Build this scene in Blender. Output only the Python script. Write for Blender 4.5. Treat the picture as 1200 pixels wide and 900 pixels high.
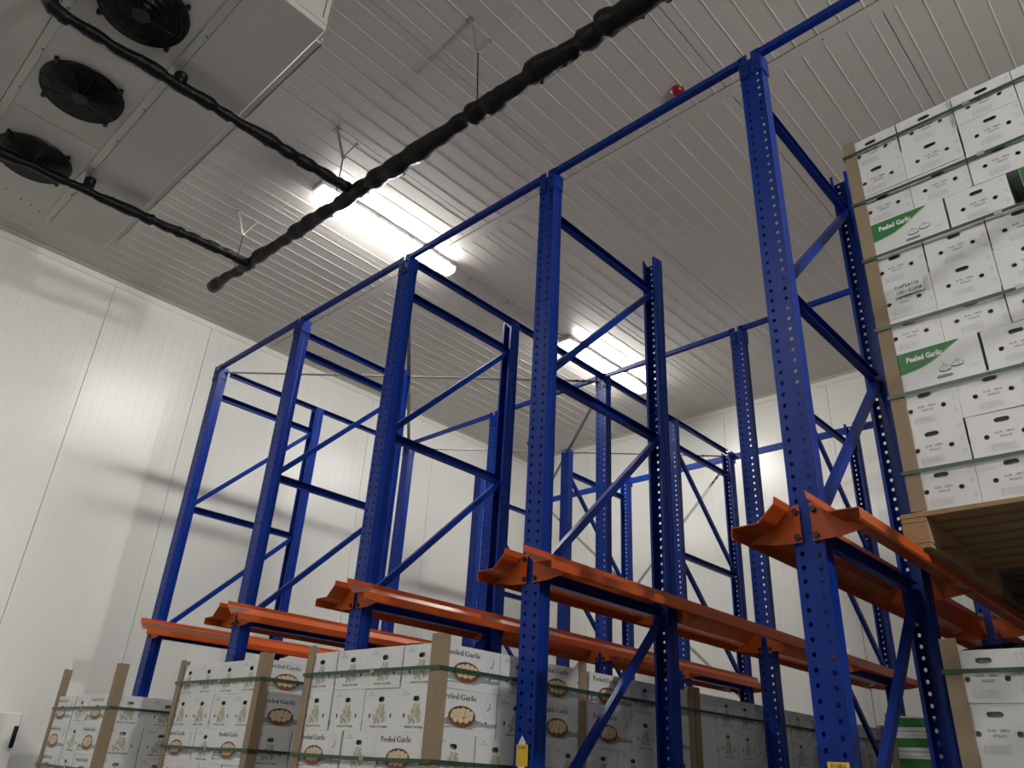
import bpy, bmesh, math, random
from mathutils import Vector, Matrix
random.seed(7)
C = bpy.context.scene.collection
for o in list(bpy.data.objects): bpy.data.objects.remove(o)

# ------------------------------------------------------------------ camera
cam_d = bpy.data.cameras.new('camera'); cam = bpy.data.objects.new('camera', cam_d); C.objects.link(cam)
R_right = Vector((0.729, 0.682, 0.053)); R_up = Vector((0.273, -0.362, 0.891)); R_back = Vector((0.627, -0.636, -0.450))
R_back.normalize(); R_right = (R_right - R_back * R_right.dot(R_back)).normalized(); R_up = R_back.cross(R_right)
m = Matrix((R_right, R_up, R_back)).transposed().to_4x4(); m.translation = Vector((6.705, -2.745, 1.629))
cam.matrix_world = m
cam_d.sensor_width = 36.0; cam_d.lens = 894.7 / 1200 * 36.0; cam_d.clip_start = 0.02; cam_d.clip_end = 100
bpy.context.scene.camera = cam

# ------------------------------------------------------------------ world, exposure
w = bpy.data.worlds.new('world'); bpy.context.scene.world = w; w.use_nodes = True
w.node_tree.nodes['Background'].inputs[0].default_value = (0.5, 0.52, 0.55, 1)
w.node_tree.nodes['Background'].inputs[1].default_value = 0.02
vs = bpy.context.scene.view_settings
vs.view_transform = 'Standard'; vs.look = 'None'; vs.gamma = 1.0; vs.exposure = 1.52; vs.use_curve_mapping = False
TUBE = 34.0          # radiance of a lit lamp diffuser
LAMP_COL = (1.0, 0.985, 0.945)
LAMPS = [(1.78, 0.50), (1.78, 3.85), (1.78, -4.7), (4.7, -4.7), (7.6, -4.7), (4.7, -8.0)]  # those behind the camera are added, unseen, to light the fronts

# ------------------------------------------------------------------ room numbers
XL, XR, YB, YF, ZC = -1.252, 14.28, 5.831, -10.0, 6.10
FLOOD_POS, FLOOD = (10.0, -0.30, 4.50), 480.0      # bracket flood lamp on the next rack row, right of the picture
XS = [0.0, 1.43, 2.835, 4.225, 5.59, 7.0]
YS = [0.0, 1.150, 2.386, 3.564, 4.742]
TOP = 4.95
RZ = 2.485           # height of the flange the pallets stand on

# ------------------------------------------------------------------ materials
def mat(name, col, rough=0.5, metal=0.0, bump=0.0, bscale=40.0, var=0.0, vscale=3.0, emit=None, spec=0.5, stretch=None):
    M = bpy.data.materials.new(name); M.use_nodes = True; nt = M.node_tree; b = nt.nodes['Principled BSDF']
    b.inputs['Base Color'].default_value = (*col, 1); b.inputs['Roughness'].default_value = rough
    b.inputs['Metallic'].default_value = metal; b.inputs['Specular IOR Level'].default_value = spec
    tc = nt.nodes.new('ShaderNodeTexCoord'); src = tc.outputs['Object']
    if stretch:
        mp = nt.nodes.new('ShaderNodeMapping'); mp.inputs['Scale'].default_value = stretch
        nt.links.new(src, mp.inputs[0]); src = mp.outputs[0]
    if var > 0:
        n = nt.nodes.new('ShaderNodeTexNoise'); n.inputs['Scale'].default_value = vscale; n.inputs['Detail'].default_value = 5
        nt.links.new(src, n.inputs['Vector'])
        mx = nt.nodes.new('ShaderNodeMix'); mx.data_type = 'RGBA'
        mx.inputs['A'].default_value = (*[max(0, c * (1 - var)) for c in col], 1)
        mx.inputs['B'].default_value = (*[min(1, c * (1 + var)) for c in col], 1)
        nt.links.new(n.outputs['Fac'], mx.inputs['Factor']); nt.links.new(mx.outputs['Result'], b.inputs['Base Color'])
        mr = nt.nodes.new('ShaderNodeMapRange'); mr.inputs['To Min'].default_value = rough * 0.8; mr.inputs['To Max'].default_value = min(1, rough * 1.2)
        nt.links.new(n.outputs['Fac'], mr.inputs['Value']); nt.links.new(mr.outputs['Result'], b.inputs['Roughness'])
    if bump > 0:
        n2 = nt.nodes.new('ShaderNodeTexNoise'); n2.inputs['Scale'].default_value = bscale; n2.inputs['Detail'].default_value = 4
        nt.links.new(src, n2.inputs['Vector'])
        bp = nt.nodes.new('ShaderNodeBump'); bp.inputs['Strength'].default_value = bump; bp.inputs['Distance'].default_value = 0.01
        nt.links.new(n2.outputs['Fac'], bp.inputs['Height']); nt.links.new(bp.outputs['Normal'], b.inputs['Normal'])
    if emit:
        b.inputs['Emission Color'].default_value = (*emit[0], 1); b.inputs['Emission Strength'].default_value = emit[1]
    return M
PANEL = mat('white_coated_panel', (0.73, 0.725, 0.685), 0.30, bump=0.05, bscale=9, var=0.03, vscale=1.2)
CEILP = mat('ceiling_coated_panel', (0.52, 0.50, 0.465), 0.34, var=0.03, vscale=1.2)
TRIM = mat('white_trim', (0.68, 0.67, 0.60), 0.4)
SEAL = mat('joint_sealant', (0.16, 0.155, 0.14), 0.7)
FLOOR = mat('floor_resin', (0.13, 0.135, 0.13), 0.45, var=0.12, vscale=2, bump=0.05)
BLUE = mat('blue_powder_coat', (0.0010, 0.023, 0.205), 0.36, var=0.14, vscale=6, bump=0.04, bscale=60, spec=0.22)
ORANGE = mat('orange_powder_coat', (0.42, 0.072, 0.009), 0.36, var=0.12, vscale=5, bump=0.04, bscale=60, spec=0.32)
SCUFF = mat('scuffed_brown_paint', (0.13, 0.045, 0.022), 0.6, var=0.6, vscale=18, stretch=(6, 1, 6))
ZINC = mat('galvanised_steel', (0.36, 0.36, 0.33), 0.42, metal=0.7, var=0.15, vscale=12)
BOLT = mat('black_bolt', (0.02, 0.02, 0.025), 0.5, metal=0.3)
BLACKW = mat('black_insulation_wrap', (0.0025, 0.003, 0.004), 0.42, bump=0.6, bscale=30, var=0.3, vscale=10, spec=0.22)
BLACKP = mat('black_plastic', (0.003, 0.0035, 0.004), 0.42, spec=0.3)
BLACKD = mat('black_fan_metal', (0.002, 0.002, 0.002), 0.7, spec=0.2)
UNIT = mat('cooler_white_enamel', (0.49, 0.47, 0.445), 0.42, var=0.03, vscale=2)
UNIT2 = mat('cooler_grey_channel', (0.42, 0.42, 0.39), 0.35, metal=0.3)
DIFF = mat('lamp_diffuser', (0.9, 0.9, 0.88), 0.3, emit=(LAMP_COL, TUBE))
LAMPEND = mat('lamp_clear_end', (0.80, 0.80, 0.74), 0.2, emit=(LAMP_COL, 0.9))
LAMPB = mat('lamp_grey_base', (0.42, 0.42, 0.40), 0.5)
REDM = mat('red_plastic', (0.20, 0.006, 0.009), 0.3)
CARTON = mat('white_carton_board', (0.64, 0.64, 0.64), 0.33, bump=0.16, bscale=14, var=0.03, vscale=5)
CARTON_IN = mat('carton_inside', (0.10, 0.09, 0.075), 0.9)
BAG = mat('clear_bag_inside', (0.42, 0.44, 0.36), 0.35, bump=0.5, bscale=60)
INK = mat('black_ink', (0.02, 0.02, 0.022), 0.55)
INKG = mat('grey_ink', (0.22, 0.22, 0.22), 0.55)
INKL = mat('pale_grey_ink', (0.36, 0.38, 0.37), 0.55)
INKGRN = mat('green_ink', (0.010, 0.15, 0.022), 0.45)
INKGRN2 = mat('pale_green_ink', (0.16, 0.30, 0.12), 0.45)
INKW = mat('white_ink', (0.68, 0.70, 0.66), 0.45)
INKY = mat('yellow_ink', (0.60, 0.50, 0.12), 0.45)
BOWL = mat('brown_bowl_ink', (0.20, 0.060, 0.022), 0.5)
BOWL2 = mat('dark_bowl_ink', (0.085, 0.030, 0.014), 0.5)
CLOVE = mat('garlic_clove_ink', (0.62, 0.50, 0.32), 0.5, var=0.18, vscale=40)
CLOVE2 = mat('garlic_shade_ink', (0.42, 0.32, 0.18), 0.5)
CLOTH = mat('grey_cloth_ink', (0.26, 0.30, 0.31), 0.5, var=0.4, vscale=16, stretch=(1, 1, 4))
PILE = mat('garlic_pile_ink', (0.37, 0.365, 0.26), 0.5, var=0.5, vscale=70)
PILE2 = mat('garlic_pile_light_ink', (0.50, 0.51, 0.38), 0.5, var=0.3, vscale=80)
KRAFT = mat('kraft_board', (0.25, 0.185, 0.115), 0.75, bump=0.08, bscale=30, var=0.10, vscale=4)
KRAFTE = mat('kraft_cut_edge', (0.46, 0.37, 0.24), 0.8)
STRAP = mat('green_strap', (0.022, 0.062, 0.036), 0.38)
WOOD = mat('pallet_pine', (0.29, 0.185, 0.085), 0.75, bump=0.25, bscale=12, var=0.3, vscale=5, stretch=(2, 14, 14))
WOOD_SHADE = mat('pallet_shaded_wood', (0.075, 0.053, 0.035), 0.8, bump=0.25, bscale=12, var=0.4, vscale=5, stretch=(2, 14, 14))  # pallet wood with the shade deep in the lanes put into its colour
YELLOW = mat('yellow_sticker', (0.72, 0.47, 0.03), 0.4)
WHITES = mat('white_sticker', (0.72, 0.72, 0.70), 0.4)
FILM = mat('black_film', (0.012, 0.012, 0.012), 0.25)

# ------------------------------------------------------------------ mesh helpers
class MB:
    def __init__(s): s.v = []; s.f = []; s.mi = []; s.mats = []; s.sm = []
    def m(s, M):
        if M not in s.mats: s.mats.append(M)
        return s.mats.index(M)
    def add(s, vs_, fs, M, smooth=False):
        n = len(s.v); s.v += [tuple(p) for p in vs_]; k = s.m(M)
        for f in fs: s.f.append([n + i for i in f]); s.mi.append(k); s.sm.append(smooth)
    def box(s, a, b, M):
        (x0, y0, z0), (x1, y1, z1) = a, b
        s.add([(x0, y0, z0), (x1, y0, z0), (x1, y1, z0), (x0, y1, z0), (x0, y0, z1), (x1, y0, z1), (x1, y1, z1), (x0, y1, z1)],
              [(0, 3, 2, 1), (4, 5, 6, 7), (0, 1, 5, 4), (1, 2, 6, 5), (2, 3, 7, 6), (3, 0, 4, 7)], M)
    def bevbox(s, a, b, M, e=0.004):
        bm = bmesh.new(); bmesh.ops.create_cube(bm, size=1)
        for v in bm.verts: v.co = Vector([a[i] + (v.co[i] + 0.5) * (b[i] - a[i]) for i in range(3)])
        bmesh.ops.bevel(bm, geom=bm.edges[:], offset=e, segments=1, affect='EDGES')
        s.bm(bm, M)
    def bm(s, bm, M, mw=None, smooth=False):
        bm.verts.index_update()
        s.add([(mw @ v.co if mw else v.co) for v in bm.verts], [[v.index for v in f.verts] for f in bm.faces], M, smooth); bm.free()
    def beam(s, p, q, wd, ht, M, up=(0, 0, 1)):
        p, q = Vector(p), Vector(q); d = (q - p).normalized(); up = Vector(up); sx = d.cross(up)
        if sx.length < 1e-4: sx = d.cross(Vector((1, 0, 0)))
        sx.normalize(); sz = sx.cross(d)
        P = []
        for c in (p, q):
            for a, b in ((-1, -1), (1, -1), (1, 1), (-1, 1)): P.append(c + sx * a * wd / 2 + sz * b * ht / 2)
        s.add(P, [(0, 1, 2, 3), (7, 6, 5, 4), (0, 4, 5, 1), (1, 5, 6, 2), (2, 6, 7, 3), (3, 7, 4, 0)], M)
    def channel(s, p, q, wd, ht, t, M, side=1):
        # a C channel whose web stands in the plane of the frame (local x = side)
        p, q = Vector(p), Vector(q); d = (q - p).normalized(); sx = Vector((1, 0, 0)) * side; sz = sx.cross(d); sz.normalize()
        prof = [(-wd / 2, -ht / 2), (wd / 2, -ht / 2), (wd / 2, -ht / 2 + t), (-wd / 2 + t, -ht / 2 + t), (-wd / 2 + t, ht / 2 - t), (wd / 2, ht / 2 - t), (wd / 2, ht / 2), (-wd / 2, ht / 2)]
        P = [p + sx * a + sz * b for a, b in prof] + [q + sx * a + sz * b for a, b in prof]
        F = [(i, (i + 1) % 8, 8 + (i + 1) % 8, 8 + i) for i in range(8)]
        F += [(0, 1, 2, 3), (0, 3, 4, 7), (4, 5, 6, 7)]; F += [(11, 10, 9, 8), (15, 12, 11, 8), (15, 14, 13, 12)]
        s.add(P, F, M)
    def cyl(s, p, q, r, M, n=12, r2=None, smooth=True, caps=True):
        s.tube([p, q], [r, r if r2 is None else r2], M, n, smooth, caps)
    def tube(s, pts, rad, M, n=12, smooth=True, caps=True):
        pts = [Vector(p) for p in pts]; L = len(pts); V = []
        ref = Vector((0, 0, 1)); d0 = (pts[1] - pts[0]).normalized()
        if abs(d0.dot(ref)) > 0.9: ref = Vector((1, 0, 0))
        for i, p in enumerate(pts):
            d = (pts[min(i + 1, L - 1)] - pts[max(i - 1, 0)]).normalized()
            a = d.cross(ref).normalized(); b = a.cross(d); ref = b
            r = rad[i] if isinstance(rad, (list, tuple)) else rad
            for k in range(n):
                t = 2 * math.pi * k / n; V.append(p + a * math.cos(t) * r + b * math.sin(t) * r)
        F = [(i * n + k, i * n + (k + 1) % n, (i + 1) * n + (k + 1) % n, (i + 1) * n + k) for i in range(L - 1) for k in range(n)]
        s.add(V, F, M, smooth)
        if caps: s.add(V[:n], [tuple(range(n))[::-1]], M); s.add(V[-n:], [tuple(range(n))], M)
    def prism(s, poly, y0, y1, M, ax='y'):
        n = len(poly)
        def P(a, b, t): return (a, t, b) if ax == 'y' else ((t, a, b) if ax == 'x' else (a, b, t))
        V = [P(a, b, y0) for a, b in poly] + [P(a, b, y1) for a, b in poly]
        s.add(V, [(i, (i + 1) % n, n + (i + 1) % n, n + i) for i in range(n)] + [tuple(range(n))[::-1], tuple(range(n, 2 * n))], M)
    def mesh(s, name):
        me = bpy.data.meshes.new(name); me.from_pydata(s.v, [], s.f)
        for M in s.mats: me.materials.append(M)
        me.polygons.foreach_set('material_index', s.mi); me.polygons.foreach_set('use_smooth', s.sm)
        bm = bmesh.new(); bm.from_mesh(me); bmesh.ops.recalc_face_normals(bm, faces=bm.faces); bm.to_mesh(me); bm.free()
        me.update(); return me
    def obj(s, name, parent=None, loc=None, kind=None): return link(name, s.mesh(name), parent, loc, kind)
def link(name, me, parent=None, loc=None, kind=None):
    o = bpy.data.objects.new(name, me); C.objects.link(o)
    if parent is not None: o.parent = parent
    if loc is not None: o.location = loc
    if kind: o['kind'] = kind
    return o
def empty(name, loc=(0, 0, 0), rz=0):
    o = bpy.data.objects.new(name, None); C.objects.link(o); o.location = loc; o.rotation_euler = (0, 0, rz); o.empty_display_size = 0.1; return o
def tag(o, label, cat, group=None):
    o['label'] = label; o['category'] = cat
    if group: o['group'] = group
    return o
ORD = ['first', 'second', 'third', 'fourth', 'fifth', 'sixth', 'seventh', 'eighth', 'ninth', 'tenth', 'eleventh', 'twelfth']

# ------------------------------------------------------------------ room shell
def slab(name, a, b, M):
    k = MB(); k.box(a, b, M); return k.obj(name, kind='structure')
floor = slab('floor', (XL - .2, YF - .2, -.15), (XR + .2, YB + .2, 0), FLOOR)
wl = slab('wall_left', (XL - .16, YF - .16, 0), (XL - .012, YB + .16, ZC + .16), SEAL)
wb = slab('wall_back', (XL - .012, YB + .012, 0), (XR + .012, YB + .16, ZC + .16), SEAL)
wr = slab('wall_right', (XR + .012, YF - .16, 0), (XR + .16, YB + .16, ZC + .16), SEAL)
wf = slab('wall_front', (XL - .012, YF - .16, 0), (XR + .012, YF - .012, ZC + .16), SEAL)
ce = slab('ceiling', (XL - .012, YF - .012, ZC + .012), (XR + .012, YB + .012, ZC + .16), SEAL)
def ribbed(width, length, pitch, rise, rw, M, gap=0.003, first=0.0):
    """ribbed sheet: profile in local x, run in local y, ribs towards -z"""
    pr = [(gap, 0.0115), (gap, 0.0)]; x = pitch * 0.5 if first == 0 else first
    while x + rw / 2 < width - 0.012:
        pr += [(x - rw / 2, 0), (x - rw / 2 + rise * 0.8, -rise), (x + rw / 2 - rise * 1.6, -rise), (x + rw / 2, 0)]; x += pitch
    pr += [(width - gap, 0.0), (width - gap, 0.0115)]
    V = [(a, 0, b) for a, b in pr] + [(a, length, b) for a, b in pr]; n = len(pr)
    k = MB(); k.add(V, [(i, i + 1, n + i + 1, n + i) for i in range(n - 1)], M)
    me = bpy.data.meshes.new('panel'); me.from_pydata(k.v, [], k.f); me.materials.append(M); me.update(); return me
jx = [XL, 0.05, 1.235, 2.46, 3.56, 4.96, 6.02, 7.2, 8.38, 9.56, 10.74, 11.92, 13.1, XR]
for i in range(len(jx) - 1):
    for (a, b) in ((YF, 1.05), (1.13, YB)):
        wd = jx[i + 1] - jx[i]; nr = round(wd / 0.157)
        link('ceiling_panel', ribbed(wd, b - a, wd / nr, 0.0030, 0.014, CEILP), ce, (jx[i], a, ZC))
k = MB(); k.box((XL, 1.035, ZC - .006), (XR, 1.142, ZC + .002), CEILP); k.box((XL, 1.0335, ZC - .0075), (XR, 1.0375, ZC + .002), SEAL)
for q in range(24): k.cyl((XL + .3 + q * .6, 1.09, ZC - .0085), (XL + .3 + q * .6, 1.09, ZC - .005), .006, BOLT, 8)
k.obj('joint_cover_strip', ce)
# left wall panels: local x -> world +y, local y -> world +z, ribs towards +x
jy = [YF, -8.7, -7.5, -6.4, -5.29, -4.17, -3.05, -1.93, -0.81, 0.295, 1.50, 2.66, 3.8, 4.94, YB]
for i in range(len(jy) - 1):
    wd = jy[i + 1] - jy[i]; nr = max(1, round(wd / 0.105))
    me = ribbed(wd, ZC, wd / nr, 0.0012, 0.022, PANEL)
    o = link('wall_panel', me, wl); o.matrix_local = Matrix(((0, 0, -1, XL), (1, 0, 0, jy[i]), (0, 1, 0, 0), (0, 0, 0, 1)))
bx = [XL, -0.05, 1.10, 2.25, 3.64, 4.79, 5.94, 7.09, 8.24, 9.39, 10.54, 11.69, 12.9, XR]
for i in range(len(bx) - 1):
    wd = bx[i + 1] - bx[i]; nr = max(1, round(wd / 0.105))
    me = ribbed(wd, ZC, wd / nr, 0.0012, 0.022, PANEL)
    o = link('wall_panel', me, wb); o.matrix_local = Matrix(((1, 0, 0, bx[i]), (0, 0, 1, YB), (0, 1, 0, 0), (0, 0, 0, 1)))
    o = link('wall_panel', me, wf); o.matrix_local = Matrix(((1, 0, 0, bx[i]), (0, 0, -1, YF), (0, 1, 0, 0), (0, 0, 0, 1)))
me = ribbed((YB - YF) / 13, ZC, 0.105, 0.0012, 0.022, PANEL)
for i in range(13):
    o = link('wall_panel', me, wr); o.matrix_local = Matrix(((0, 0, 1, XR), (1, 0, 0, YF + i * (YB - YF) / 13), (0, 1, 0, 0), (0, 0, 0, 1)))
# corner coves between walls and ceiling
def cove(name, along, at, sgn, a, b):
    k = MB(); t = .004
    if along == 'y':
        k.box((at, a, ZC - .075), (at + sgn * t, b, ZC - .003), TRIM); k.box((at, a, ZC - .003 - t), (at + sgn * .085, b, ZC - .003), TRIM)
        k.box((at, a, ZC - .0765), (at + sgn * .0025, b, ZC - .074), SEAL); k.box((at + sgn * .084, a, ZC - .005), (at + sgn * .088, b, ZC - .001), SEAL)
        k.box((at + sgn * .042, a, ZC - .0085), (at + sgn * .045, b, ZC - .006), SEAL)
    else:
        k.box((a, at, ZC - .075), (b, at + sgn * t, ZC - .003), TRIM); k.box((a, at, ZC - .003 - t), (b, at + sgn * .075, ZC - .003), TRIM)
        k.box((a, at, ZC - .0765), (b, at + sgn * .0025, ZC - .074), SEAL)
    k.obj(name, kind='structure')
cove('trim_1', 'y', XL, 1, YF, YB); cove('trim_2', 'x', YB, -1, XL, XR); cove('trim_3', 'y', XR, -1, YF, YB); cove('trim_4', 'x', YF, 1, XL, XR)
k = MB(); k.box((XL, YB - .03, 0), (XL + .03, YB, ZC - .075), TRIM); k.obj('trim_5', kind='structure')

# ------------------------------------------------------------------ fluorescent lamps on the ceiling
def lamp_meshes():
    b = MB(); b.box((-.075, -.79, -.038), (.075, .79, 0), LAMPB)
    for s in (-1, 1): b.box((-.078, s * .79 - .012, -.045), (.078, s * .79 + .012, 0), LAMPB)
    for yy in (-.6, -.2, .2, .6):
        for s in (-1, 1): b.box((s * .078 - .008, yy - .012, -.06), (s * .078 + .008, yy + .012, -.03), ZINC)
    d = MB(); pts = [(-.072, -.038), (-.070, -.070), (-.052, -.098), (.052, -.098), (.070, -.070), (.072, -.038)]
    d.prism(pts, -.70, .70, DIFF)
    e = MB(); e.prism(pts, -.785, -.70, LAMPEND); e.prism(pts, .70, .785, LAMPEND)
    for s in (-1, 1):
        for sx in (-.032, .032): e.cyl((sx, s * .70, -.068), (sx, s * .787, -.068), .014, ZINC, 10)
    return b.mesh('lamp_base'), d.mesh('diffuser'), e.mesh('end_cap')
lb, ld, le = lamp_meshes()
LL = ['lit tube lamp on ceiling crossed by the thick black pipe', 'lit tube lamp on ceiling beyond the rack, behind the second blue post row']
for i, (x, y) in enumerate(LAMPS):
    t = empty('ceiling_lamp', (x, y, ZC - .008))
    link('lamp_base', lb, t); link('diffuser', ld, t); link('end_cap', le, t)
    tag(t, LL[i] if i < 2 else 'added tube lamp on the ceiling outside the picture, row %s from the rack' % ORD[i - 2], 'ceiling lamp', 'tube lamps on the ceiling')
t = empty('flood_lamp', FLOOD_POS); tag(t, 'compact flood lamp on a bracket post outside the picture to the right', 'flood lamp')
k = MB(); k.bevbox((.002, -.13, -.10), (.07, .13, .10), LAMPB, .008); k.obj('lamp_housing', t)
k = MB(); k.box((-.002, -.11, -.08), (.0, .11, .08), mat('flood_lamp_lens', (.9, .9, .9), .3, emit=(LAMP_COL, FLOOD))); k.obj('lens', t)
k = MB(); k.box((.07, -.02, -.02), (.16, .02, .02), ZINC); k.box((.16, -.03, -FLOOD_POS[2]), (.22, .03, .12), ZINC); k.obj('bracket_post', t)
k = MB(); k.cyl((1.775, 1.29, ZC - .012), (1.775, 3.06, ZC - .012), .0085, LAMPB, 8)
for yy in (1.55, 2.1, 2.65): k.box((1.75, yy - .012, ZC - .026), (1.80, yy + .012, ZC), ZINC)
tag(k.obj('ceiling_cable'), 'thin grey cable clipped to ceiling between the two lit tube lamps', 'cable')
k = MB(); k.tube([(4.683, .836, ZC - z) for z in (0, .012, .013, .03, .038, .04)], [.05, .05, .044, .042, .022, .001], REDM, 24)
k.box((4.678, .80, ZC - .042), (4.688, .87, ZC - .03), REDM)
tag(k.obj('ceiling_detector'), 'small round red detector fixed to the ceiling above the front tie beam', 'detector')
k = MB(); k.tube([(-.66, 5.2, ZC - z) for z in (0, .03, .031, .06, .08)], [.05, .05, .04, .03, .012], BLACKP, 16)
tag(k.obj('ceiling_sensor'), 'small black round fitting on the ceiling near the far corner', 'sensor')

# ------------------------------------------------------------------ evaporator cooler
UZ = 5.45; ux0, ux1, uy0, uy1, ya, yb_ = .335, 3.65, -2.94, -1.385, -2.485, -1.85
t = empty('air_cooler', (2.0, -2.16, UZ)); off = Vector((-2.0, 2.16, -UZ))
tag(t, 'long white air cooler with three black fans hung under the ceiling', 'air cooler')
def P3(x, y, z): return (x - 2.0, y + 2.16, z - UZ)
k = MB(); k.bevbox(P3(ux0 + .02, uy0 + .02, UZ + .03), P3(ux1 - .012, uy1 - .02, 5.98), UNIT, .006); k.obj('casing', t)
k = MB(); k.bevbox(P3(ux0, yb_ + .028, UZ), P3(ux1, uy1, UZ + .05), UNIT, .004); k.obj('drip_tray', t)
k = MB(); k.bevbox(P3(ux0, uy0, UZ), P3(ux1, ya - .028, UZ + .05), UNIT, .004); k.obj('drip_tray', t)
for i in range(4):
    a = [ux0, 1.55, 2.49, 3.43][i]; b = [1.55, 2.49, 3.43, ux1][i]
    k = MB(); k.bevbox(P3(a + .0015, ya + .022, UZ + .004), P3(b - .0015, yb_ - .022, UZ + .03), UNIT, .0015)
    k.obj('fan_plate', t)
for yy in (ya, yb_):
    k = MB(); k.bevbox(P3(ux0 + .01, yy - .026, UZ - .006), P3(ux1 - .01, yy + .026, UZ + .02), UNIT2, .003)
    for q in range(8): k.cyl(P3(ux0 + .1 + q * .44, yy + .015, UZ - .009), P3(ux0 + .1 + q * .44, yy + .015, UZ - .005), .006, BOLT, 8)
    k.obj('channel_strip', t)
k = MB(); k.box(P3(.46, uy1 + .002, UZ + .035), P3(3.52, uy1 + .055, UZ + .055), UNIT); k.box(P3(.46, uy1 + .048, UZ + .035), P3(3.52, uy1 + .055, UZ + .09), UNIT); k.obj('edge_flange', t)
k = MB()
k.box(P3(ux1 - .012, uy0 + .03, UZ + .05), P3(ux1, uy1, UZ + .085), UNIT); k.box(P3(ux1 - .012, uy1 - .028, UZ + .05), P3(ux1 - .002, uy1 - .002, 5.98), UNIT)
k.box(P3(ux1 - .012, uy1 - .032, UZ + .09), P3(ux1 - .006, uy1 - .029, 5.98), SEAL); k.box(P3(ux1 - .012, uy0, UZ + .085), P3(ux1 - .004, uy1 - .02, UZ + .089), SEAL)
k.obj('end_panel_frame', t)
for xx in (ux0 + .25, ux1 - .25):
    for yy in (uy0 + .2, uy1 - .2):
        k = MB(); k.cyl(P3(xx, yy, 5.97), P3(xx, yy, ZC), .006, ZINC, 8); k.obj('hanger_rod', t)
k = MB()
for i, (px, py) in enumerate([(.44, -2.30), (.52, -2.20), (.47, -2.08), (.46, -2.0), (.42, -1.93)]): k.cyl(P3(px, py, UZ + .001), P3(px, py, UZ + .006), .007, BOLT, 8)
k.obj('screw', t)
FR = .243
def fan_parts():
    sh = MB(); n = 40
    sh.tube([(0, 0, .004), (0, 0, -.030), (0, 0, -.036), (0, 0, -.030), (0, 0, .0)], [FR + .012, FR + .004, FR - .004, FR - .012, FR - .012], BLACKP, n, caps=False)
    sh.cyl((0, 0, .002), (0, 0, -.002), FR - .01, BLACKD, n)
    g = MB()
    for r in [.05 + i * .024 for i in range(9)]:
        zz = -.030 - .028 * (1 - (r / FR) ** 2)
        pts = [(r * math.cos(a), r * math.sin(a), zz) for a in [2 * math.pi * q / 36 for q in range(37)]]
        g.tube(pts, .0019, BLACKP, 4, caps=False)
    for q in range(12):
        a = q * math.pi / 6
        pts = [(r * math.cos(a), r * math.sin(a), -.033 - .028 * (1 - (r / FR) ** 2)) for r in (.03, .09, .15, .2, FR)]
        g.tube(pts, .0028, BLACKP, 4)
    g.cyl((0, 0, -.062), (0, 0, -.055), .05, BLACKP, 20)
    bl = MB(); bl.cyl((0, 0, -.028), (0, 0, -.003), .062, BLACKD, 20)
    for q in range(5):
        a0 = q * 2 * math.pi / 5
        V = []
        for j in range(5):
            r = .055 + j * .042; sp = .30 + .05 * j
            V.append((r * math.cos(a0 + .16 * j), r * math.sin(a0 + .16 * j), -.024)); V.append((r * math.cos(a0 + .16 * j + sp), r * math.sin(a0 + .16 * j + sp), -.006))
        bl.add(V, [(2 * j, 2 * j + 1, 2 * j + 3, 2 * j + 2) for j in range(4)], BLACKD)
        bl.add([(a, b, c + .0015) for a, b, c in V], [(2 * j + 2, 2 * j + 3, 2 * j + 1, 2 * j) for j in range(4)], BLACKD)
    cl = MB()
    for q in range(4):
        a = math.radians(38 + 90 * q); c, s_ = math.cos(a), math.sin(a)
        cl.beam((c * FR, s_ * FR, -.018), (c * (FR + .03), s_ * (FR + .03), -.012), .02, .012, BLACKP)
        cl.cyl((c * (FR + .03), s_ * (FR + .03), -.022), (c * (FR + .03), s_ * (FR + .03), .004), .014, BLACKP, 12)
    return [('fan_ring', sh.mesh('fan_ring')), ('fan_guard', g.mesh('fan_guard')), ('fan_blades', bl.mesh('fan_blades')), ('fan_clip', cl.mesh('fan_clip'))]
fp = fan_parts()
for fx in (2.965, 2.02, 1.075):
    f0 = link(fp[0][0], fp[0][1], t, P3(fx, -2.172, UZ))
    for nme, me in fp[1:]: link(nme, me, f0)

# ------------------------------------------------------------------ black insulated pipes
def wrapped(p, q, r0, r1, n, seed, lump=.18):
    rnd = random.Random(seed); p, q = Vector(p), Vector(q); pts = []; rr = []; L = (q - p).length; s = 0.0
    segs = []
    while s < L: l = rnd.uniform(.7, 1.5) * lump; segs.append((s, min(L, s + l), rnd.uniform(.86, 1.16), rnd.uniform(-.010, .010), rnd.uniform(-.010, .010))); s += l
    for a, b, f, dx, dz in segs:
        for j in range(6):
            u = j / 5; w_ = a + (b - a) * u; t_ = w_ / L; pos = p + (q - p) * t_
            r = (r0 + (r1 - r0) * t_) * (f * (0.84 + .20 * math.sin(math.pi * min(1, u * 1.08) ** .7)))
            k_ = math.sin(math.pi * u); pos = pos + Vector((dx * k_ * .5, dx * k_, dz * k_)) + Vector((rnd.uniform(-1, 1), rnd.uniform(-1, 1), rnd.uniform(-1, 1))) * .0016
            if j == 0 and pts: continue
            pts.append(pos); rr.append(r * rnd.uniform(.97, 1.03))
    return pts, rr
t = empty('drain_pipe', (3.0, -.455, 5.36)); o3 = Vector((3.0, -.455, 5.36))
def sub(p): return tuple(Vector(p) - o3)
tag(t, 'thick black lagged pipe running across under the ceiling', 'pipe')
k = MB(); pts, rr = wrapped(sub((.50, -.455, 5.475)), sub((6.3, -.455, 5.21)), .046, .076, 0, 3, .17)
k.tube(pts, rr, BLACKW, 14)
rnd = random.Random(5)
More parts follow.
